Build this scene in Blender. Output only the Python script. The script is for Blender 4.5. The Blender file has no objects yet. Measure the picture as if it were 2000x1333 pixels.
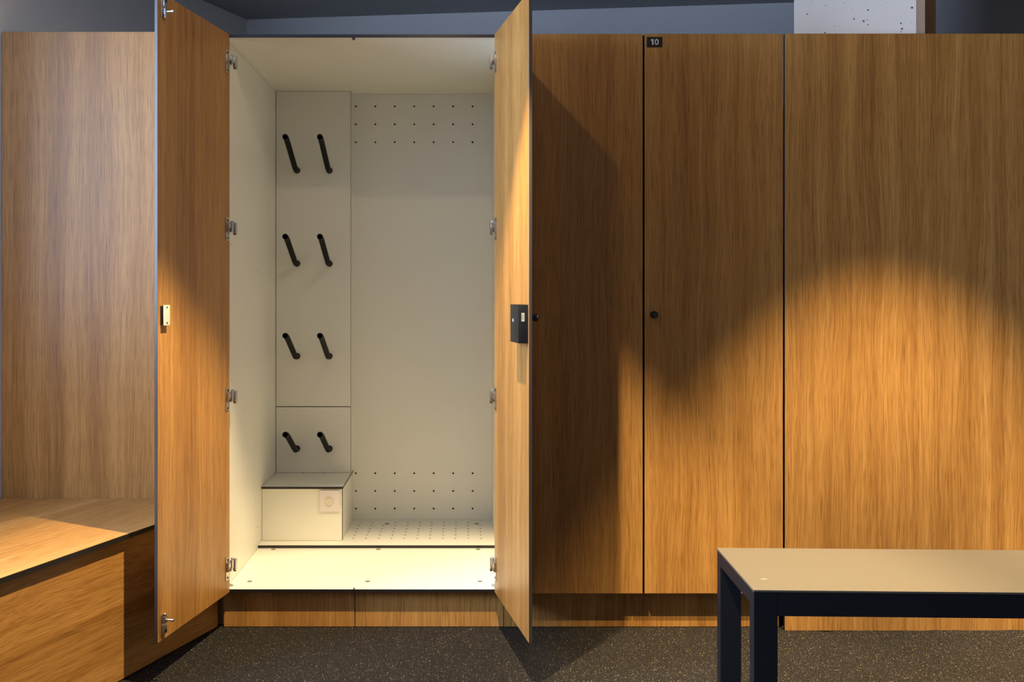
import bpy, bmesh, math, random
from mathutils import Vector, Matrix
random.seed(4)
S = bpy.context.scene
COL = S.collection
PI = math.pi

# ------------------------------------------------------------------ camera
F_PX, D, CH = 1840.0, 3.37, 1.218       # focal length in px (2000 wide), distance to the locker fronts, camera height
cd = bpy.data.cameras.new('camera'); cam = bpy.data.objects.new('camera', cd); COL.objects.link(cam)
cam.location = (0, -D, CH); cam.rotation_euler = (PI/2, 0, 0)
cd.sensor_width = 36; cd.lens = 36*F_PX/2000
cd.shift_x = (1000-906)/2000; cd.shift_y = -(666.5-568)/2000
cd.clip_start = .05
S.camera = cam

# ------------------------------------------------------------------ world, lights, exposure
w = bpy.data.worlds.new('world'); S.world = w; w.use_nodes = True
bg = w.node_tree.nodes['Background']; bg.inputs[0].default_value = (.75, .85, 1, 1); bg.inputs[1].default_value = .05
S.view_settings.view_transform = 'Standard'; S.view_settings.look = 'None'
S.view_settings.gamma = 1; S.view_settings.use_curve_mapping = False
S.view_settings.exposure = 0.0

WARM = (1.0, .755, .44)
def spot(name, loc, power, deg, blend, color=WARM, r=.012, tilt=(0, 0, 0)):
    l = bpy.data.lights.new(name, 'SPOT'); o = bpy.data.objects.new(name, l); COL.objects.link(o)
    l.energy = power; l.spot_size = math.radians(deg); l.spot_blend = blend; l.color = color; l.shadow_soft_size = r
    o.location = loc; o.rotation_euler = tilt
    return o
def area(name, loc, target, sx, sy, power, color):
    l = bpy.data.lights.new(name, 'AREA'); o = bpy.data.objects.new(name, l); COL.objects.link(o)
    l.shape = 'RECTANGLE'; l.size = sx; l.size_y = sy; l.energy = power; l.color = color
    o.location = loc
    o.rotation_euler = (Vector(target)-Vector(loc)).to_track_quat('-Z', 'Y').to_euler()
    return o
# ceiling downlights: a tight beam and the wide spill of the same lamp
for nm, loc, pw, ang_, bl, tl in (('downlight_front_of_open_locker', (-.12, -.935, 2.585), 460, 75, .34, (0, 0, 0)),
                              ('downlight_front_of_panel', (1.43, -.80, 2.585), 600, 67, .55, (0, math.radians(-2), 0)),
                              ('downlight_right', (2.85, -.80, 2.585), 600, 67, .55, (0, 0, 0))):
    spot(nm+'_beam', loc, pw, ang_, bl, tilt=tl)
    spot(nm+'_spill', loc, 8.5 if loc[0] < 0 else 4.5, 172, .25)
# daylight from the glazed left side of the room, outside the picture
area('window_daylight', (-2.0, -2.15, 1.85), (-.5, 0, 1.5), 1.1, 1.35, 11, (.54, .69, 1.0))
area('window_daylight_side', (-2.28, -1.6, 1.80), (-2.28+.93*3, -1.6-.37*3, 1.75), 1.2, 1.5, 175, (.54, .69, 1.0))

# ------------------------------------------------------------------ materials
def new_mat(name):
    m = bpy.data.materials.new(name); m.use_nodes = True
    nt = m.node_tree; b = nt.nodes['Principled BSDF']
    return m, nt, b
def N(nt, t, **kw):
    n = nt.nodes.new(t)
    for k, v in kw.items(): setattr(n, k, v)
    return n
def plain(name, col, rough=.5, metal=0, spec=.5, noise=0, nscale=60, bump=0):
    m, nt, b = new_mat(name)
    b.inputs['Roughness'].default_value = rough; b.inputs['Metallic'].default_value = metal
    b.inputs['Specular IOR Level'].default_value = spec
    tc = N(nt, 'ShaderNodeTexCoord'); ns = N(nt, 'ShaderNodeTexNoise'); ns.inputs['Scale'].default_value = nscale
    ns.inputs['Detail'].default_value = 4
    nt.links.new(tc.outputs['Object'], ns.inputs['Vector'])
    r = N(nt, 'ShaderNodeMixRGB'); r.blend_type = 'MIX'
    nt.links.new(ns.outputs['Fac'], r.inputs['Fac'])
    r.inputs[1].default_value = (*[c*(1-noise) for c in col], 1); r.inputs[2].default_value = (*[min(1, c*(1+noise)) for c in col], 1)
    nt.links.new(r.outputs[0], b.inputs['Base Color'])
    if bump:
        bp = N(nt, 'ShaderNodeBump'); bp.inputs['Strength'].default_value = bump; bp.inputs['Distance'].default_value = .002
        nt.links.new(ns.outputs['Fac'], bp.inputs['Height']); nt.links.new(bp.outputs[0], b.inputs['Normal'])
    return m

def wood(name, axis='z', rough=.42, gain=1.0):
    """oak laminate, grain along the object's local axis"""
    m, nt, b = new_mat(name); L = nt.links.new
    tc = N(nt, 'ShaderNodeTexCoord'); oi = N(nt, 'ShaderNodeObjectInfo')
    off = N(nt, 'ShaderNodeVectorMath', operation='SCALE')
    cv = N(nt, 'ShaderNodeCombineXYZ'); L(oi.outputs['Random'], cv.inputs[0]); L(oi.outputs['Random'], cv.inputs[2]); L(oi.outputs['Random'], cv.inputs[1])
    L(cv.outputs[0], off.inputs[0]); off.inputs['Scale'].default_value = 23.0
    add0 = N(nt, 'ShaderNodeVectorMath', operation='ADD'); L(tc.outputs['Object'], add0.inputs[0]); L(off.outputs[0], add0.inputs[1])
    # slow sideways wander of the grain
    wm = N(nt, 'ShaderNodeMapping'); wm.inputs['Scale'].default_value = {'z': (5.5, 5.5, 1.5), 'x': (1.5, 5.5, 5.5)}[axis]
    L(add0.outputs[0], wm.inputs['Vector'])
    wn = N(nt, 'ShaderNodeTexNoise'); wn.inputs['Scale'].default_value = 1; wn.inputs['Detail'].default_value = 1.5; L(wm.outputs[0], wn.inputs['Vector'])
    ws = N(nt, 'ShaderNodeMath', operation='MULTIPLY_ADD'); L(wn.outputs['Fac'], ws.inputs[0]); ws.inputs[1].default_value = .055; ws.inputs[2].default_value = -.0275
    wc = N(nt, 'ShaderNodeCombineXYZ'); L(ws.outputs[0], wc.inputs[0 if axis == 'z' else 2])
    if axis == 'x': L(ws.outputs[0], wc.inputs[1])
    add = N(nt, 'ShaderNodeVectorMath', operation='ADD'); L(add0.outputs[0], add.inputs[0]); L(wc.outputs[0], add.inputs[1])
    def mapped(sc_across, sc_along):
        mp = N(nt, 'ShaderNodeMapping')
        v = {'z': (sc_across, sc_across, sc_along), 'x': (sc_along, sc_across, sc_across)}[axis]
        mp.inputs['Scale'].default_value = v; L(add.outputs[0], mp.inputs['Vector']); return mp
    def noise(a, l, detail, rough_=.5, dist=0.0):
        n = N(nt, 'ShaderNodeTexNoise'); n.inputs['Scale'].default_value = 1; n.inputs['Detail'].default_value = detail
        n.inputs['Roughness'].default_value = rough_; n.inputs['Distortion'].default_value = dist
        L(mapped(a, l).outputs[0], n.inputs['Vector']); return n.outputs['Fac']
    def mul(x, k):
        q = N(nt, 'ShaderNodeMath', operation='MULTIPLY'); L(x, q.inputs[0]); q.inputs[1].default_value = k; return q.outputs[0]
    def addv(x, y):
        q = N(nt, 'ShaderNodeMath', operation='ADD'); L(x, q.inputs[0])
        if isinstance(y, (int, float)): q.inputs[1].default_value = y
        else: L(y, q.inputs[1])
        return q.outputs[0]
    broad = noise(13, .22, 2)
    mid = noise(55, .8, 3, .55)
    fine = noise(210, 3.5, 3, .6)
    pores = noise(480, 11, 2, .5)
    v = addv(addv(mul(broad, .75), mul(mid, .38)), mul(fine, .80))
    v = addv(v, -.49)
    ramp = N(nt, 'ShaderNodeValToRGB'); e = ramp.color_ramp.elements
    g = gain
    e[0].position = .12; e[0].color = (.25*g, .104*g, .018*g, 1)
    e[1].position = .90; e[1].color = (.66*g, .366*g, .112*g, 1)
    k = e.new(.48); k.color = (.452*g, .222*g, .053*g, 1)
    L(v, ramp.inputs[0])
    pr = N(nt, 'ShaderNodeValToRGB'); pe = pr.color_ramp.elements
    pe[0].position = .34; pe[0].color = (.60, .55, .48, 1); pe[1].position = .50; pe[1].color = (1, 1, 1, 1)
    L(pores, pr.inputs[0])
    mx = N(nt, 'ShaderNodeMixRGB', blend_type='MULTIPLY'); mx.inputs[0].default_value = .85
    L(ramp.outputs[0], mx.inputs[1]); L(pr.outputs[0], mx.inputs[2])
    L(mx.outputs[0], b.inputs['Base Color'])
    b.inputs['Roughness'].default_value = rough; b.inputs['Specular IOR Level'].default_value = .58
    bp = N(nt, 'ShaderNodeBump'); bp.inputs['Strength'].default_value = .12; bp.inputs['Distance'].default_value = .0006
    L(pores, bp.inputs['Height']); L(bp.outputs[0], b.inputs['Normal'])
    return m

def concrete(name, col, pits=True):
    m, nt, b = new_mat(name); L = nt.links.new
    tc = N(nt, 'ShaderNodeTexCoord')
    ns = N(nt, 'ShaderNodeTexNoise'); ns.inputs['Scale'].default_value = 6; ns.inputs['Detail'].default_value = 6; L(tc.outputs['Object'], ns.inputs['Vector'])
    r = N(nt, 'ShaderNodeMixRGB'); L(ns.outputs['Fac'], r.inputs[0])
    r.inputs[1].default_value = (*[c*.9 for c in col], 1); r.inputs[2].default_value = (*[min(1, c*1.08) for c in col], 1)
    vo = N(nt, 'ShaderNodeTexVoronoi'); vo.inputs['Scale'].default_value = 62; L(tc.outputs['Object'], vo.inputs['Vector'])
    n2 = N(nt, 'ShaderNodeTexNoise'); n2.inputs['Scale'].default_value = 14; n2.inputs['Detail'].default_value = 2; L(tc.outputs['Object'], n2.inputs['Vector'])
    # pit where distance is below a threshold that varies with the cell colour and the noise
    sep = N(nt, 'ShaderNodeSeparateColor'); L(vo.outputs['Color'], sep.inputs[0])
    th = N(nt, 'ShaderNodeMath', operation='MULTIPLY'); L(sep.outputs[0], th.inputs[0]); L(n2.outputs['Fac'], th.inputs[1])
    t2 = N(nt, 'ShaderNodeMapRange'); t2.inputs['From Min'].default_value = .26; t2.inputs['From Max'].default_value = .55
    t2.inputs['To Min'].default_value = 0; t2.inputs['To Max'].default_value = .26; L(th.outputs[0], t2.inputs['Value'])
    lt = N(nt, 'ShaderNodeMath', operation='LESS_THAN'); L(vo.outputs['Distance'], lt.inputs[0]); L(t2.outputs[0], lt.inputs[1])
    mx = N(nt, 'ShaderNodeMixRGB'); L(lt.outputs[0], mx.inputs[0]); L(r.outputs[0], mx.inputs[1]); mx.inputs[2].default_value = (.10, .12, .13, 1)
    L(mx.outputs[0], b.inputs['Base Color']); b.inputs['Roughness'].default_value = .8
    return m

def floor_mat():
    m, nt, b = new_mat('dark speckled floor'); L = nt.links.new
    tc = N(nt, 'ShaderNodeTexCoord')
    n1 = N(nt, 'ShaderNodeTexNoise'); n1.inputs['Scale'].default_value = 260; n1.inputs['Detail'].default_value = 5; n1.inputs['Roughness'].default_value = .7
    L(tc.outputs['Object'], n1.inputs['Vector'])
    r1 = N(nt, 'ShaderNodeValToRGB'); e = r1.color_ramp.elements
    e[0].position = .36; e[0].color = (.004, .004, .004, 1); e[1].position = .72; e[1].color = (.085, .075, .062, 1)
    k = e.new(.52); k.color = (.016, .014, .012, 1)
    L(n1.outputs['Fac'], r1.inputs[0])
    nb = N(nt, 'ShaderNodeTexNoise'); nb.inputs['Scale'].default_value = 5; nb.inputs['Detail'].default_value = 3; L(tc.outputs['Object'], nb.inputs['Vector'])
    mb = N(nt, 'ShaderNodeMixRGB', blend_type='MULTIPLY'); mb.inputs[0].default_value = .5
    rb = N(nt, 'ShaderNodeMapRange'); rb.inputs['To Min'].default_value = .35; rb.inputs['To Max'].default_value = 1.05; L(nb.outputs['Fac'], rb.inputs['Value'])
    L(r1.outputs[0], mb.inputs[1]); L(rb.outputs[0], mb.inputs[2])
    prev = mb.outputs[0]
    for sc, thr, dist, col in ((330, .76, .34, (.12, .108, .092)), (230, .93, .30, (.26, .24, .20)), (170, .975, .28, (.42, .28, .08)), (120, .985, .16, (.6, .55, .45))):
        vo = N(nt, 'ShaderNodeTexVoronoi'); vo.inputs['Scale'].default_value = sc; L(tc.outputs['Object'], vo.inputs['Vector'])
        sep = N(nt, 'ShaderNodeSeparateColor'); L(vo.outputs['Color'], sep.inputs[0])
        gt = N(nt, 'ShaderNodeMath', operation='GREATER_THAN'); gt.inputs[1].default_value = thr; L(sep.outputs[1], gt.inputs[0])
        lt = N(nt, 'ShaderNodeMath', operation='LESS_THAN'); lt.inputs[1].default_value = dist; L(vo.outputs['Distance'], lt.inputs[0])
        an = N(nt, 'ShaderNodeMath', operation='MULTIPLY'); L(gt.outputs[0], an.inputs[0]); L(lt.outputs[0], an.inputs[1])
        mx = N(nt, 'ShaderNodeMixRGB'); L(an.outputs[0], mx.inputs[0]); L(prev, mx.inputs[1]); mx.inputs[2].default_value = (*col, 1)
        prev = mx.outputs[0]
    L(prev, b.inputs['Base Color']); b.inputs['Roughness'].default_value = .75; b.inputs['Specular IOR Level'].default_value = .15
    bp = N(nt, 'ShaderNodeBump'); bp.inputs['Strength'].default_value = .5; bp.inputs['Distance'].default_value = .002
    L(n1.outputs['Fac'], bp.inputs['Height']); L(bp.outputs[0], b.inputs['Normal'])
    return m

M = dict(
    oak=wood('oak laminate upright grain', 'z'), oak_h=wood('oak laminate lengthwise grain', 'x'),
    edge=plain('black laminate core', (.012, .011, .012), .38),
    white=plain('cream white laminate', (.85, .835, .72), .42, noise=.02, nscale=8),
    grey_edge=plain('door edge band', (.055, .05, .048), .3),
    hole=plain('hole lining', (.02, .018, .015), .9),
    cap=plain('grey screw cap', (.22, .20, .16), .5),
    tube=plain('black plastic tube', (.006, .006, .006), .6, spec=.2, noise=.2, nscale=200),
    metal=plain('nickel', (.62, .60, .57), .28, 1.0),
    dark_metal=plain('dark nickel', (.12, .11, .10), .35, 1.0),
    black=plain('black powder coat', (.010, .011, .014), .42),
    bframe=plain('black anodised frame', (.013, .015, .020), .45, spec=.25),
    cream=plain('cream plastic', (.78, .70, .56), .4),
    plate=plain('white plastic', (.80, .74, .70), .4),
    print=plain('grey print', (.10, .075, .05), .6),
    sticker=plain('pale sticker', (.50, .55, .52), .5),
    mark=plain('white print', (.85, .85, .85), .5),
    digit=plain('grey white lettering', (.62, .62, .62), .5),
    signblack=plain('matt black sign', (.006, .006, .007), .6),
    benchtop=plain('taupe laminate', (.135, .122, .092), .36, noise=.03, nscale=30),
    scuff=plain('rubbed laminate', (.25, .23, .19), .5),
    wallblue=plain('grey painted wall', (.66, .66, .65), .8, noise=.03, nscale=4),
    wallgrey=plain('pale grey plaster wall', (.82, .80, .77), .85, noise=.05, nscale=9, bump=.2),
    ceil=plain('dark ceiling', (.36, .355, .345), .8, noise=.05, nscale=3),
    wallrest=plain('room wall', (.32, .30, .28), .85, noise=.04, nscale=3),
    timber=plain('raw timber strip', (.42, .31, .24), .7, noise=.1, nscale=40),
    brown_strip=plain('brown strip', (.15, .09, .06), .7, noise=.1, nscale=40),
    conc=concrete('fair faced concrete', (.93, .91, .86)),
    floor=floor_mat(),
)

# ------------------------------------------------------------------ helpers
def finish(name, bm, mats, parent=None, loc=(0, 0, 0), rz=0.0, smooth=False, world=False):
    me = bpy.data.meshes.new(name); bmesh.ops.recalc_face_normals(bm, faces=bm.faces); bm.to_mesh(me); bm.free()
    if not isinstance(mats, (list, tuple)): mats = [mats]
    for m in mats: me.materials.append(m)
    if smooth:
        for p in me.polygons: p.use_smooth = True
        me.set_sharp_from_angle(angle=math.radians(38))
    o = bpy.data.objects.new(name, me); COL.objects.link(o)
    loc = Vector(loc)
    if parent is not None:
        o.parent = parent
        if world: loc = loc - parent.location
    o.location = loc; o.rotation_euler = (0, 0, rz)
    return o
def add_box(bm, x0, x1, y0, y1, z0, z1, mi=0, bevel=0):
    vs = [bm.verts.new(p) for p in ((x0, y0, z0), (x1, y0, z0), (x1, y1, z0), (x0, y1, z0), (x0, y0, z1), (x1, y0, z1), (x1, y1, z1), (x0, y1, z1))]
    fs = [bm.faces.new([vs[i] for i in q]) for q in ((0, 3, 2, 1), (4, 5, 6, 7), (0, 1, 5, 4), (1, 2, 6, 5), (2, 3, 7, 6), (3, 0, 4, 7))]
    for f in fs: f.material_index = mi
    if bevel:
        es = list({e for f in fs for e in f.edges})
        r = bmesh.ops.bevel(bm, geom=es, offset=bevel, segments=2, affect='EDGES', profile=.6)
        for f in r['faces']: f.material_index = mi
    return fs
def sheet_box(bm, x0, x1, y0, y1, z0, z1, mf=0, me_=1, bevel=.0006):
    """a laminate sheet: the two big faces get mf, the narrow edges me_"""
    dims = [x1-x0, y1-y0, z1-z0]; k = dims.index(min(dims))
    fs = add_box(bm, x0, x1, y0, y1, z0, z1)
    for f in fs:
        f.normal_update(); f.material_index = mf if abs(f.normal[k]) > .5 else me_
    if bevel:
        es = list({e for f in fs for e in f.edges})
        r = bmesh.ops.bevel(bm, geom=es, offset=bevel, segments=1, affect='EDGES')
        for f in r['faces']:
            f.normal_update(); f.material_index = mf if abs(f.normal[k]) > .9 else me_
def add_cyl(bm, c, axis, r, h, mi=0, seg=20, r2=None, bevel=0):
    """cylinder from point c along axis ('x','y','z') by h (may be negative)"""
    ax = {'x': Vector((1, 0, 0)), 'y': Vector((0, 1, 0)), 'z': Vector((0, 0, 1))}[axis]*(1 if h > 0 else -1); h = abs(h)
    u = ax.orthogonal().normalized(); v = ax.cross(u); c = Vector(c)
    r2 = r if r2 is None else r2
    prof = [(r, 0), (r2, h)] if not bevel else [(r, 0), (r2, h-bevel), (r2-bevel, h)]
    rings = [[bm.verts.new(c+ax*t+(u*math.cos(2*PI*i/seg)+v*math.sin(2*PI*i/seg))*q) for i in range(seg)] for q, t in prof]
    for a, b_ in zip(rings, rings[1:]):
        for i in range(seg):
            bm.faces.new((a[i], a[(i+1) % seg], b_[(i+1) % seg], b_[i])).material_index = mi
    bm.faces.new(rings[0][::-1]).material_index = mi; bm.faces.new(rings[-1]).material_index = mi
def box_obj(name, dims, mats, parent=None, bevel=0, sheet=False, world=True, origin=None):
    """box from world extents; origin = its min corner"""
    x0, x1, y0, y1, z0, z1 = dims; o = origin or (x0, y0, z0)
    bm = bmesh.new()
    f = sheet_box if sheet else add_box
    if sheet: f(bm, x0-o[0], x1-o[0], y0-o[1], y1-o[1], z0-o[2], z1-o[2])
    else: f(bm, x0-o[0], x1-o[0], y0-o[1], y1-o[1], z0-o[2], z1-o[2], 0, bevel)
    return finish(name, bm, mats, parent, o, world=world)
def tag(o, label=None, cat=None, group=None, kind=None):
    if label: o['label'] = label
    if cat: o['category'] = cat
    if group: o['group'] = group
    if kind: o['kind'] = kind
    return o
def thing(name, label, cat, loc=(0, 0, 0), rz=0, group=None):
    o = bpy.data.objects.new(name, None); COL.objects.link(o); o.empty_display_size = .1
    o.location = loc; o.rotation_euler = (0, 0, rz)
    return tag(o, label, cat, group)
def copy_part(o, parent, loc):
    c = o.copy(); COL.objects.link(c); c.parent = parent; c.location = loc
    for ch in o.children:
        k = ch.copy(); COL.objects.link(k); k.parent = c
    return c

def perforated(w, h, holes, r, t, seg=10):
    """sheet in local x (0..w), z-like second axis v (0..h), thickness t going away (third axis); real round holes.
    returns bmesh with front face at n=0; coordinates (u, v, n); material 0 face, 1 edge, 2 hole lining"""
    bm = bmesh.new()
    q = r*1.6
    us = sorted({0.0, w} | {round(x, 6) for hx, hv in holes for x in (hx-q, hx+q)})
    vs = sorted({0.0, h} | {round(x, 6) for hx, hv in holes for x in (hv-q, hv+q)})
    cache = {}
    def V(u, v, n):
        k = (round(u, 6), round(v, 6), round(n, 6))
        if k not in cache: cache[k] = bm.verts.new(k)
        return cache[k]
    hs = {(round(a-q, 6), round(b_-q, 6)): (a, b_) for a, b_ in holes}
    for i in range(len(us)-1):
        for j in range(len(vs)-1):
            a0, a1, b0, b1 = us[i], us[i+1], vs[j], vs[j+1]
            hc = hs.get((a0, b0))
            if hc is None:
                bm.faces.new((V(a0, b0, 0), V(a1, b0, 0), V(a1, b1, 0), V(a0, b1, 0)))
            else:
                cx, cy = hc; n = 16
                ring = [V(cx+r*math.cos(2*PI*(k+.5)/n), cy+r*math.sin(2*PI*(k+.5)/n), 0) for k in range(n)]
                back = [bm.verts.new((p.co.x, p.co.y, t)) for p in ring]
                corners = [V(a1, b1, 0), V(a0, b1, 0), V(a0, b0, 0), V(a1, b0, 0)]
                for c in range(4):     # corner c at angle 45+90c
                    seg_ = [ring[(k) % n] for k in range(c*4, c*4+4)]
                    bm.faces.new([corners[c]] + seg_[::-1])
                    nx = (c+1) % 4
                    bm.faces.new([corners[c], seg_[-1], ring[(c*4+4) % n], corners[nx]])
                for k in range(n):
                    f = bm.faces.new((ring[k], ring[(k+1) % n], back[(k+1) % n], back[k])); f.material_index = 2
                f = bm.faces.new(back); f.material_index = 2
    # edges
    P = [(0, 0), (w, 0), (w, h), (0, h)]
    for k in range(4):
        (a, b_), (c, d) = P[k], P[(k+1) % 4]
        f = bm.faces.new([bm.verts.new(p) for p in ((a, b_, 0), (c, d, 0), (c, d, t), (a, b_, t))]); f.material_index = 1
    f = bm.faces.new([bm.verts.new((a, b_, t)) for a, b_ in P]); f.material_index = 1
    return bm

# ------------------------------------------------------------------ room shell
HC = 2.6
CX, CY = -1.106, 1.43
LX, LY = CX-.43*7.6, CY-7.6           # front end of the oblique left wall
RX = 4.3; RY = CY-.1055*(RX-CX)
def wall(name, p, q, mat, th=.15, z0=-.02, z1=HC+.02):
    p, q = Vector(p), Vector(q); d = q-p; L_ = d.length
    bm = bmesh.new(); add_box(bm, 0, L_, 0, th, z0, z1)
    o = finish(name, bm, mat, None, (p.x, p.y, 0), math.atan2(d.y, d.x)); return tag(o, kind='structure')
wall('wall_left', (LX, LY, 0), (CX, CY, 0), M['wallgrey'])
wall('wall_back', (CX, CY, 0), (RX, RY, 0), M['wallblue'])
wall('wall_right', (RX, RY, 0), (RX, LY, 0), M['wallrest'])
wall('wall_front', (RX, LY, 0), (LX, LY, 0), M['wallrest'])
tag(box_obj('ceiling', (LX-.2, RX+.2, LY-.2, CY+.2, HC, HC+.15), M['ceil']), kind='structure')
# floor: slightly uneven screed along the foot of the cladding
bm = bmesh.new()
def fz(x, y):
    k = max(0, 1-abs(y)/.35)
    g = max(0, min(1, (x-1.0)/.3))
    return g*k*(-.0008+.0035*max(0, math.sin((x-1.42)*3.6))+.0012*math.sin(x*23)+.0008*math.sin(x*71+1))
xs = [LX-.2+i*.5 for i in range(11)] ; xs = [x for x in xs if x < .9]+[.9+i*.03 for i in range(48)]+[2.4+i*.5 for i in range(4)]+[RX+.2]
ys = [LY-.2, -3, -1.5, -.4, -.2, -.1, -.03, .02, .1, .2, .4, 1, CY+.2]
gv = [[bm.verts.new((x, y, fz(x, y))) for x in xs] for y in ys]
for a, b_ in zip(gv, gv[1:]):
    for i in range(len(xs)-1): bm.faces.new((a[i], a[i+1], b_[i+1], b_[i]))
ex = bmesh.ops.extrude_face_region(bm, geom=list(bm.faces))
for v in [g for g in ex['geom'] if isinstance(g, bmesh.types.BMVert)]: v.co.z = -.08
tag(finish('floor', bm, M['floor']), kind='structure')

# ------------------------------------------------------------------ column behind the cladding
col = thing('concrete_column', 'pale fair-faced concrete column with small air pits rising behind the wide oak panel', 'column', (1.27, .25, 0))
sc = (D+.25)/F_PX
X = lambda px, Y: (px-906)*(D+Y)/F_PX
Z = lambda py, Y: CH-(py-568)*(D+Y)/F_PX
col.location = (1.244, .180, 0); col.rotation_euler = (0, 0, math.atan2(-.36, .93))
bm = bmesh.new(); add_box(bm, 0, .418, 0, .40, 0, HC-.001, 0, .003); finish('shaft', bm, M['conc'], col)
bm = bmesh.new(); add_box(bm, .4185, .4455, .002, .40, 0, HC-.001, 0, .001)
tag(finish('edge_strip', bm, M['timber'], col), 'bare beige strip along the column edge')
bm = bmesh.new(); add_box(bm, .4460, .485, .045, .40, 0, HC-.001)  # narrow plain brown strip, set back beside the beige one
tag(finish('side_strip', bm, M['brown_strip'], col), 'narrow brown strip beside the beige one')

# ------------------------------------------------------------------ alcove: back panel and built-in bench
T = .0125
alc = tag(box_obj('alcove_panel', (X(4, .065), -.872, .065, .078, .0, Z(62, .065)), [M['oak'], M['edge']], sheet=True),
          'tall upright-grain oak panel standing behind the built-in bench at the left', 'panel')
ang = math.atan2(1, .384)             # direction of the bench face, away from the camera
dx, dy = math.cos(ang), math.sin(ang)
px0, py0 = -.876, .034                # foot of the bench face at the plinth
bench = thing('corner_bench', 'built-in oak bench with horizontal grain filling the left corner', 'bench', (px0, py0, 0), ang)
LB = 3.0
bm = bmesh.new(); sheet_box(bm, -LB, -.004, 0.012, .024, .004, .444)
finish('front_panel', bm, [M['oak_h'], M['edge']], bench)
# seat: a polygon between the bench face, the alcove panel and the left wall
def seat_poly():
    inv = Matrix.Rotation(-ang, 2)
    def loc(p): return inv @ (Vector(p)-Vector((px0, py0)))
    a = Vector((px0, py0)) + Vector((dx, dy))*(-.02) + Vector((dy, -dx))*.012
    yb = .0645
    f = lambda Y: px0+.384*(Y-py0)+.010
    wallx = lambda Y: CX-.43*(CY-Y)+.004
    Ye = -2.6
    pts = [(f(-.02), -.02), (-.885, yb-.001), (wallx(yb)+.0, yb-.001), (wallx(Ye), Ye), (f(Ye), Ye)]
    return [loc(p) for p in pts]
bm = bmesh.new(); pts = seat_poly()
top = [bm.verts.new((p.x, p.y, .4600)) for p in pts]; bot = [bm.verts.new((p.x, p.y, .4445)) for p in pts]
bm.faces.new(top); bm.faces.new(bot[::-1])
for i in range(len(pts)):
    j = (i+1) % len(pts); f = bm.faces.new((top[i], bot[i], bot[j], top[j])); f.material_index = 1
finish('seat', bm, [M['oak_h'], M['edge']], bench)

# ------------------------------------------------------------------ open locker
XL, XR = -.855, .1305                 # inner faces of the sides
ZT, ZD = 2.125, .147                  # underside of the top, upper face of the deck
YF, YB = .006, .976                   # carcass front, back panel face
lock = thing('ski_locker', 'open two-door oak ski locker with white interior and black boot pegs', 'locker', ((XL+XR)/2, 0, 0))
WE = [M['white'], M['edge']]
box_obj('side_panel', (XL-T, XL, YF+.001, 1.0, ZD-T, ZT), WE, lock, sheet=True)
box_obj('side_panel', (XR, XR+T, YF+.001, 1.0, ZD-T, ZT), WE, lock, sheet=True)
box_obj('top_panel', (XL-T, XR+T, YF, 1.0, ZT+.0002, 2.137), WE, lock, sheet=True)
box_obj('deck', (XL+.0002, XR-.0002, YF, 1.0, ZD-T, ZD), WE, lock, sheet=True)
# screw caps on deck and raised floor
def cap(x, y, z, r=.0094):
    bm = bmesh.new(); add_cyl(bm, (0, 0, 0), 'z', r, .0012, 0, 16, bevel=.0005)
    return finish('screw_cap', bm, M['cap'], lock, (x, y, z), world=True)
for x in (-.788, -.354, .0587):
    cap(x, .096, ZD+.0001); cap(x, .525, ZD+.0001)
ZR = ZD+T
# raised floor with holes
fx0, fy0 = XL+.0004, .543
holes = []
HX = [-.4728+.0546*i for i in range(11)]; HY = [.652+.0545*j for j in range(6)]
for j, y in enumerate(HY):
    for i, x in enumerate(HX):
        if j == 5 and i in (2, 10): continue
        holes.append((x-fx0, y-fy0))
bm = perforated(XR-.0004-fx0, .975-fy0, holes, .0043, T-.001)
for v in bm.verts: v.co = Vector((v.co.x, v.co.y, -v.co.z))
finish('raised_floor', bm, [M['white'], M['edge'], M['hole']], lock, (fx0, fy0, ZR), world=True)
cap(-.349, .903, ZR+.0001, .0100); cap(.0576, .903, ZR+.0001, .0100)
# back panel with holes
bx0, bz0 = -.53, ZR
holes = []
for py in (208, 243, 278, 925, 959.5, 994):
    for k in range(7): holes.append((X(695+38*k, YB)-bx0, Z(py, YB)-bz0))
bm = perforated(XR-.0004-bx0, ZT-.0004-bz0, holes, .0042, T-.001)
for v in bm.verts: v.co = Vector((v.co.x, v.co.z, v.co.y))
finish('back_panel', bm, [M['white'], M['edge'], M['hole']], lock, (bx0, YB, bz0), world=True)
# panels carrying the pegs, in front of the air duct
YP = .909; XP = -.514
bm = bmesh.new(); zj = Z(795, YP); zl = .390
for a, b_ in ((zj+.0012, ZT-.0006), (zl+.0008, zj-.0012)):
    o = box_obj('peg_panel', (XL+.002, XP, YP, YP+T, a, b_), [M['white'], M['edge']], lock, sheet=True)
bm.free()
box_obj('duct_side', (XP-T, XP-.0012, YP+T+.0002, YB-.0002, zl+.0005, ZT-.0006), [M['white'], M['white']], lock)
# joint shadow line backing
# box with the lid (heater cover)
box_obj('step_lid', (XL+.0006, XP+.004, .603, YB-.0006, zl-.0095, zl), WE, lock, sheet=True)
box_obj('step_front', (XL+.0006, XP-.0012, .615, .627, ZR+.0004, zl-.0100), [M['white'], M['grey_edge']], lock, sheet=True)
box_obj('step_side', (XP-.010, XP+.000, .6275, YB-.0006, ZR+.0004, zl-.0100), [M['white'], M['grey_edge']], lock, sheet=True)
for px in (592.6, 633):
    bm = bmesh.new(); add_cyl(bm, (0, 0, 0), 'z', .0042, .001, 0, 12)
    finish('lid_screw', bm, M['cap'], lock, (X(px, .893), .893, zl+.0001), world=True)
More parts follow.
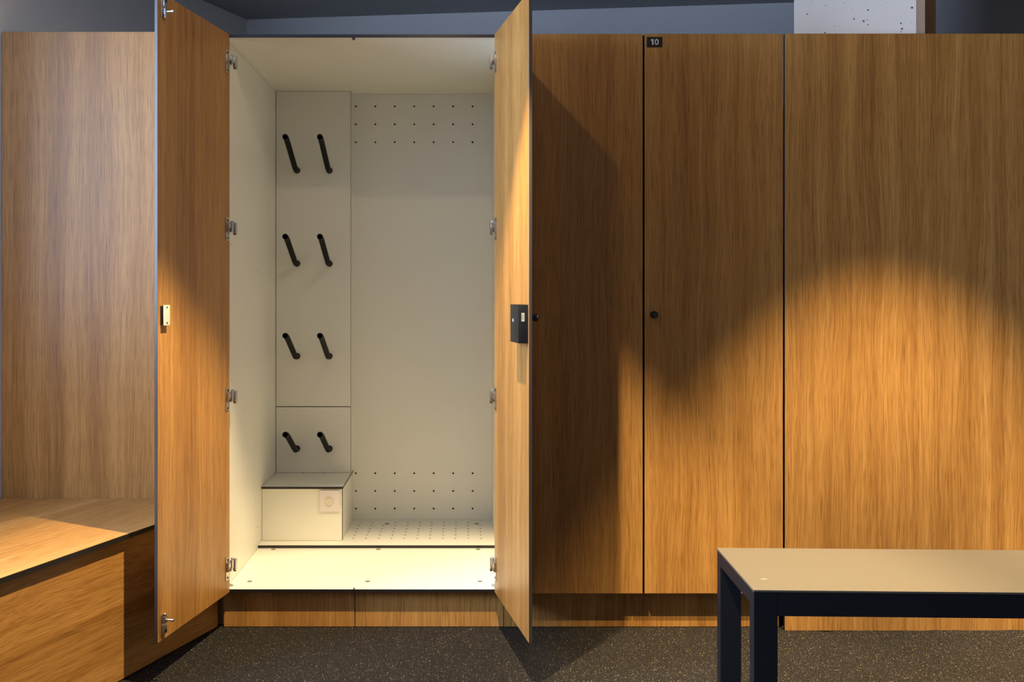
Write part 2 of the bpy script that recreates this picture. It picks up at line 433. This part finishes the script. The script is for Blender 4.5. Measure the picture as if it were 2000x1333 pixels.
# small drilled holes in the left side
bm = bmesh.new()
for yy, zz in ((.514, 2.04), (.535, .235), (.096, 1.389), (.096, .888), (.535, 1.30)):
    add_cyl(bm, (XL-.001-lock.location.x, yy, zz), 'x', .0028, .0014, 0, 10)
tag(finish('pin_holes', bm, M['hole'], lock, (0, 0, 0)), kind='stuff')

# boot pegs: hollow bent tubes
def peg_mesh():
    ctrl = [(0, 0), (.020, -.001), (.036, 0.000), (.052, .006), (.068, .0135), (.10, .029), (.15, .0535), (.20, .078), (.225, .090), (.243, .0975), (.258, .1025), (.272, .1055), (.284, .1065)]
    pts = [Vector((0, -a, b_)) for a, b_ in ctrl]
    bm = bmesh.new(); seg = 20; r = .0122
    def rings(rad, off=0):
        out = []
        for i, p in enumerate(pts):
            t = (pts[min(i+1, len(pts)-1)]-pts[max(i-1, 0)]).normalized()
            u = Vector((1, 0, 0)); v = t.cross(u).normalized()
            out.append([bm.verts.new(p+(u*math.cos(2*PI*k/seg)+v*math.sin(2*PI*k/seg))*rad) for k in range(seg)])
        return out
    R_ = rings(r); Ri = rings(r-.0022)
    for RR in (R_, Ri):
        for a, b_ in zip(RR, RR[1:]):
            for k in range(seg): bm.faces.new((a[k], a[(k+1) % seg], b_[(k+1) % seg], b_[k]))
    for e in (0, -1):
        for k in range(seg): bm.faces.new((R_[e][k], R_[e][(k+1) % seg], Ri[e][(k+1) % seg], Ri[e][k]))
    # flange against the panel
    add_cyl(bm, (0, -.0002, 0), 'y', .0150, -.004, 0, 20, r2=.0135)
    return bm
pr = None
for zz in (1.7645, 1.341, .920, .500):
    for xx in (-.758, -.611):
        if pr is None:
            pr = finish('boot_peg', peg_mesh(), M['tube'], lock, (xx, YP-.0002, zz), smooth=True, world=True)
        else:
            copy_part(pr, lock, Vector((xx, YP-.0002, zz))-lock.location)

# thermostat on the step front
ty = .6148; sc4 = (D+.60)/F_PX
tx, tz = X(643.6, .60), Z(979.8, .60)
bm = bmesh.new(); add_box(bm, -.043, .043, -.010, 0, -.044, .044, 0, .002)
th = finish('thermostat', bm, M['plate'], lock, (tx, ty, tz), world=True)
th['label'] = 'white square dial thermostat on the low box'
bm = bmesh.new(); add_cyl(bm, (0, -.0102, 0), 'y', .0175, -.002, 0, 32, bevel=.0006); add_cyl(bm, (0, -.0122, 0), 'y', .0155, -.0065, 0, 32, r2=.0148, bevel=.0012)
add_box(bm, -.0012, .0012, -.0196, -.0185, -.012, .012, 0, .0003)
finish('dial', bm, M['cream'], th, (-.001, 0, -.001), smooth=True)
bm = bmesh.new()
for k in range(12):
    a = 2*PI*k/12
    r1, r2 = (.0190, .0235)
    if k % 3 == 0 or k % 2: r2 = .0245
    c = Vector((math.cos(a), math.sin(a))); n = Vector((-c.y, c.x))*.0015
    vs = [bm.verts.new((p.x-.001, -.01035, p.y-.001)) for p in (c*r1-n, c*r1+n, c*r2+n, c*r2-n)]; bm.faces.new(vs)
for xa, xb, za, zb in ((-.0135, -.008, .026, .0295), (-.007, -.002, .026, .0295), (-.001, .005, .026, .0295), (.006, .0125, .026, .0295), (-.0015, .0003, .0205, .026), (-.014, .013, -.0285, -.0272)):
    bm.faces.new([bm.verts.new(p) for p in ((xa, -.01035, za), (xb, -.01035, za), (xb, -.01035, zb), (xa, -.01035, zb))])
tag(finish('dial_marks', bm, M['print'], th), kind='stuff')
bm = bmesh.new(); add_box(bm, -.0395, .0395, -.0108, -.0101, -.034, .034, 0, .0003)
finish('cover_frame', bm, M['plate'], th, (0, .0004, -.001))

# plinth of the open locker (two boards)
box_obj('plinth_board', (-.868, -.3945, .036, .048, .002, ZD-T-.0005), [M['oak'], M['edge']], lock, sheet=True)
box_obj('plinth_board', (-.3930, .1425, .0365, .0485, .002, ZD-T-.0005), [M['oak'], M['edge']], lock, sheet=True)
# bolt keeps under the top and on the deck
box_obj('bolt_keep', (-.4000, -.3905, YF-.006, YF+.012, ZT-.006, ZT), M['black'], lock, bevel=.001)
box_obj('bolt_keep', (-.3970, -.3905, YF-.001, YF+.010, ZD+.0002, ZD+.0035), M['cap'], lock, bevel=.0005)

# doors -------------------------------------------------------------
DZ0, DZ1, DT = .1375, 2.137, .0105
def hinge_mesh(sd):
    """concealed hinge; sd=+1 inner face at +y, -1 at -y. x to the free edge"""
    bm = bmesh.new()
    def B(x0, x1, y0, y1, z0, z1, mi=0, bv=.0008):
        a, b_ = sorted((sd*y0, sd*y1)); add_box(bm, x0, x1, a, b_, z0, z1, mi, bv)
    B(.010, .034, .0003, .0032, -.042, .040)             # wing plate screwed on the door
    B(.004, .030, .003, .012, -.012, .020)               # cup housing
    for zz in (-.033, .031): add_cyl(bm, (.022, sd*.003, zz), 'y', .0045, sd*.0022, 1, 12, bevel=.0006)
    add_cyl(bm, (.020, sd*.012, -.004), 'y', .0075, sd*.0018, 1, 16)
    # crank arm reaching into the locker
    B(-.014, .010, .006, .0145, -.002, .026)
    B(-.026, -.010, .008, .018, -.016, .024)
    add_cyl(bm, (-.010, sd*.007, .006), 'z', .0062, .024, 0, 14, bevel=.001)
    add_cyl(bm, (-.016, sd*.013, -.020), 'z', .0050, .010, 1, 14, bevel=.001)
    return bm
HZ = [2.035, 1.438, .833, .229]
def door(parent, origin, th_, W_, sd, label=None):
    """sd=+1: body behind y=0 (inner face +y)"""
    bm = bmesh.new(); y0, y1 = (-DT, 0) if sd > 0 else (0, DT)
    sheet_box(bm, 0, W_, y0, y1, 0, DZ1-DZ0)
    o = finish('door', bm, [M['oak'], M['grey_edge']], parent, Vector(origin), th_, world=True)
    if label: o['label'] = label
    return o
thL = math.atan2(-.492, -.098); WLd = .5015
dl = door(lock, (-.839, .004, DZ0), thL, WLd, 1)
thR = math.atan2(-.490, .089); WRd = .498
dr = door(lock, (.110, .004, DZ0), thR, WRd, -1)
hL = hR = None
for z in HZ:
    if hL is None:
        hL = finish('hinge', hinge_mesh(1), [M['metal'], M['dark_metal']], dl, (0, 0, z-DZ0), smooth=True)
        hR = finish('hinge', hinge_mesh(-.72), [M['metal'], M['dark_metal']], dr, (0, 0, z-DZ0), smooth=True)
    else:
        copy_part(hL, dl, (0, 0, z-DZ0)); copy_part(hR, dr, (0, 0, z-DZ0))
# strike plate on the left door
bm = bmesh.new(); add_box(bm, -.0170, .0150, .0002, .0125, -.0300, .0290, 1, .0012); add_box(bm, -.0190, .0175, .0125, .0150, -.0315, .0315, 0, .001)
for zz in (-.024, .024): add_cyl(bm, (0, .0150, zz), 'y', .0034, .0006, 1, 12)
sp = finish('strike_plate', bm, [M['cream'], M['black']], dl, (WLd-.030, 0, 1.142-DZ0), smooth=True)
sp['label'] = 'cream strike plate on a black block'
# spring bolts at the foot and head of the left door
def bolt_mesh(flip):
    bm = bmesh.new()
    def B(x0, x1, y0, y1, z0, z1, mi=0, bv=.001):
        z0, z1 = sorted((z0*flip, z1*flip)); add_box(bm, x0, x1, y0, y1, z0, z1, mi, bv)
    B(-.013, .013, .0003, .0035, -.034, .028)
    B(-.009, .009, .0035, .011, -.030, -.004)
    B(-.007, .007, .0035, .013, .002, .022, 0)
    add_cyl(bm, (0, .008, flip*.014 - (.0 if flip > 0 else .0)), 'z', .0048, flip*.018, 0, 14, bevel=.001)
    add_cyl(bm, (0, .012, flip*.012), 'y', .0038, .020, 0, 14, bevel=.0015)
    add_cyl(bm, (0, .030, flip*.012), 'y', .0046, .008, 0, 14, bevel=.0018)
    B(-.005, .005, .0110, .0125, -.026, -.018, 1, .0004)
    return bm
finish('door_bolt', bolt_mesh(1), [M['metal'], M['dark_metal']], dl, (WLd-.030, 0, .189-DZ0), smooth=True)
finish('door_bolt', bolt_mesh(-1), [M['metal'], M['dark_metal']], dl, (WLd-.030, 0, 2.092-DZ0), smooth=True)
# lock case on the right door
LW, LP, LH = .108, .032, .0595
bm = bmesh.new(); add_box(bm, -LW/2, LW/2, -LP, -.0003, -LH, LH, 0, .0022)
for zz in (-.050, .050): add_cyl(bm, (LW/2-.006, -LP+.0005, zz), 'y', .0042, -.0012, 1, 14)
lc = finish('lock_case', bm, [M['black'], M['dark_metal']], dr, (WRd-.006-LW/2, 0, 1.1155-DZ0), smooth=True)
lc['label'] = 'black rectangular lock case on the inner face'
bm = bmesh.new()      # small white emblem: rounded blob with a notch and a leaf
pts = [(-.2, .62), (.0, .52), (.25, .66), (.62, .5), (.5, .15), (.66, -.25), (.35, -.8), (.05, -.7), (-.3, -.82), (-.68, -.3), (-.7, .25), (-.5, .55)]
bm.faces.new([bm.verts.new((-.014+a*.0125, -LP-.0004, .010+b_*.0070)) for a, b_ in pts])
bm.faces.new([bm.verts.new((-.014+a*.0125, -LP-.0004, .010+b_*.0070)) for a, b_ in ((0, .68), (.25, .75), (.35, 1.1), (.08, .95))])
bmesh.ops.solidify(bm, geom=list(bm.faces), thickness=.0003)
ch = finish('emblem', bm, M['mark'], lc); ch.parent = dr; ch.location = lc.location
ch['label'] = 'tiny white emblem on the lock case'
bm = bmesh.new(); add_box(bm, LW/2+.0002, LW/2+.0007, -.0220, -.0125, .008, .034, 0)
add_box(bm, LW/2+.0007, LW/2+.0009, -.0205, -.0190, .011, .031, 1); add_box(bm, LW/2+.0007, LW/2+.0009, -.0165, -.0155, .014, .028, 1)
ch = finish('sticker', bm, [M['sticker'], M['print']], dr, lc.location)
# knob outside
def knob_mesh(sd=1, r=.0118, L_=.024):
    bm = bmesh.new(); add_cyl(bm, (0, 0, 0), 'y', r*1.12, sd*.003, 0, 28, bevel=.0006); add_cyl(bm, (0, sd*.003, 0), 'y', r*.86, sd*(L_-.003), 0, 28, r2=r, bevel=.0014)
    add_cyl(bm, (0, sd*L_, 0), 'y', r*.62, sd*.0006, 1, 20)
    return bm
finish('knob', knob_mesh(1), [M['black'], M['dark_metal']], dr, (WRd-.030, DT+.0002, 1.134-DZ0), smooth=True)

# ------------------------------------------------------------------ closed locker 10
lk2 = thing('ski_locker', 'closed two-door oak ski locker with number 10 plate and small round knob', 'locker', (.643, 0, 0))
cx0, cx1 = .1455, 1.140
bm = bmesh.new()
add_box(bm, cx0, cx0+T, .0135, 1.0, ZD-T, 2.135); add_box(bm, cx1-T, cx1, .0135, 1.0, ZD-T, 2.135)
add_box(bm, cx0+T, cx1-T, .0135, 1.0, 2.123, 2.135); add_box(bm, cx0+T, cx1-T, .0135, 1.0, ZD-T, ZD); add_box(bm, cx0+T, cx1-T, .98, 1.0, ZD, 2.123)
add_box(bm, .636, .650, .0135, .03, ZD, 2.123)
for v in bm.verts: v.co.x -= .643
finish('carcass', bm, M['edge'], lk2)
OE = [M['oak'], M['edge']]
zb = Z(1160, 0); zt = Z(66, 0)
for a, b_ in ((.1480, X(1255.3, 0)), (X(1258.6, 0), X(1529.3, 0))):
    box_obj('door', (a, b_, 0, .0115, zb, zt), OE, lk2, sheet=True)
box_obj('plinth_board', (.1440, 1.1395, .036, .048, .002, ZD-T-.0005), OE, lk2, sheet=True)
kn = finish('knob', knob_mesh(-1), [M['black'], M['dark_metal']], lk2, (X(1277, 0), -.0003, Z(615, 0)), smooth=True, world=True)
# number plate
npx0, npx1, npz0, npz1 = X(1263.3, 0), X(1293.3, 0), Z(92.3, 0), Z(72.3, 0)
plt = box_obj('number_plate', (npx0, npx1, -.0022, -.0002, npz0, npz1), M['signblack'], lk2, bevel=.0003)
bm = bmesh.new()
def prism(pts, y0=0, y1=-.0006):
    a = [bm.verts.new((x, y0, z)) for x, z in pts]; b_ = [bm.verts.new((x, y1, z)) for x, z in pts]
    bm.faces.new(a); bm.faces.new(b_[::-1])
    for k in range(len(pts)): bm.faces.new((a[k], a[(k+1) % len(pts)], b_[(k+1) % len(pts)], b_[k]))
prism([(-.0040, -.0104), (-.0040, .0104), (-.0080, .0104), (-.0142, .0076), (-.0142, .0040), (-.0098, .0056), (-.0098, -.0104)])
for k in range(28):          # the ring of the nought
    q = [(.0073+rx*math.cos(t), rz_*math.sin(t)) for rx, rz_, t in ((.0072, .0108, 2*PI*k/28), (.0072, .0108, 2*PI*(k+1)/28), (.0034, .0066, 2*PI*(k+1)/28), (.0034, .0066, 2*PI*k/28))]
    prism(q)
bmesh.ops.remove_doubles(bm, verts=bm.verts, dist=1e-6)
do = finish('digits', bm, M['digit'], plt, ((npx1-npx0)/2, -.0002, (npz1-npz0)/2))
do['label'] = 'pale numerals 10'

# ------------------------------------------------------------------ wide cladding panel
tag(box_obj('cladding_panel', (X(1532.6, 0), 3.4, 0, .0125, .0005, Z(65.5, 0)), OE, sheet=True),
    'very wide upright-grain oak panel reaching the floor, right of the closed locker', 'panel')

# ------------------------------------------------------------------ freestanding bench
bn = thing('bench', 'freestanding bench with smooth taupe top on a black rectangular metal frame', 'bench', (.733, -.986, 0), math.radians(-1.7))
BL, BW, BH = 1.60, .392, .460
bm = bmesh.new(); add_box(bm, 0, BL, 0, BW, BH-.006, BH, 0, .001)
finish('bench_top', bm, M['benchtop'], bn)
zr = BH-.0065
legs = None
def leg_bm():
    bm = bmesh.new(); add_box(bm, 0, .060, 0, .040, 0, zr-.0005, 0, .0012); return bm
for (lx, ly) in ((.0012, .0012), (.0012, BW-.0412), (BL-.0612, .0012), (BL-.0612, BW-.0412)):
    if legs is None: legs = finish('leg', leg_bm(), M['bframe'], bn, (lx, ly, 0))
    else: copy_part(legs, bn, (lx, ly, 0))
for ly in (.0014, BW-.0410):
    bm = bmesh.new(); add_box(bm, .0615, BL-.0615, ly, ly+.0396, zr-.060, zr-.0005, 0, .0010)
    finish('long_rail', bm, M['bframe'], bn)
for lx in (.0014, BL-.0414):
    bm = bmesh.new(); add_box(bm, lx, lx+.040, .0415, BW-.0415, zr-.038, zr-.0005, 0, .0010)
    finish('end_rail', bm, M['bframe'], bn)
# small chip in the top
bm = bmesh.new()
cxp, cyp = (1490-906)*2.473/F_PX-.733, 2.473-(D-.986)
sp_ = ((-.013, 0), (-.004, -.003), (.004, -.003), (.014, .001), (.004, .004), (.001, .010), (-.003, .004))
lo = [bm.verts.new((cxp+a, cyp+b_, BH-.0002)) for a, b_ in sp_]; hi = [bm.verts.new((cxp+a, cyp+b_, BH+.0004)) for a, b_ in sp_]
bm.faces.new(hi); bm.faces.new(lo[::-1])
for k in range(7): bm.faces.new((lo[k], lo[(k+1) % 7], hi[(k+1) % 7], hi[k]))
finish('scuff_mark', bm, M['scuff'], bn)
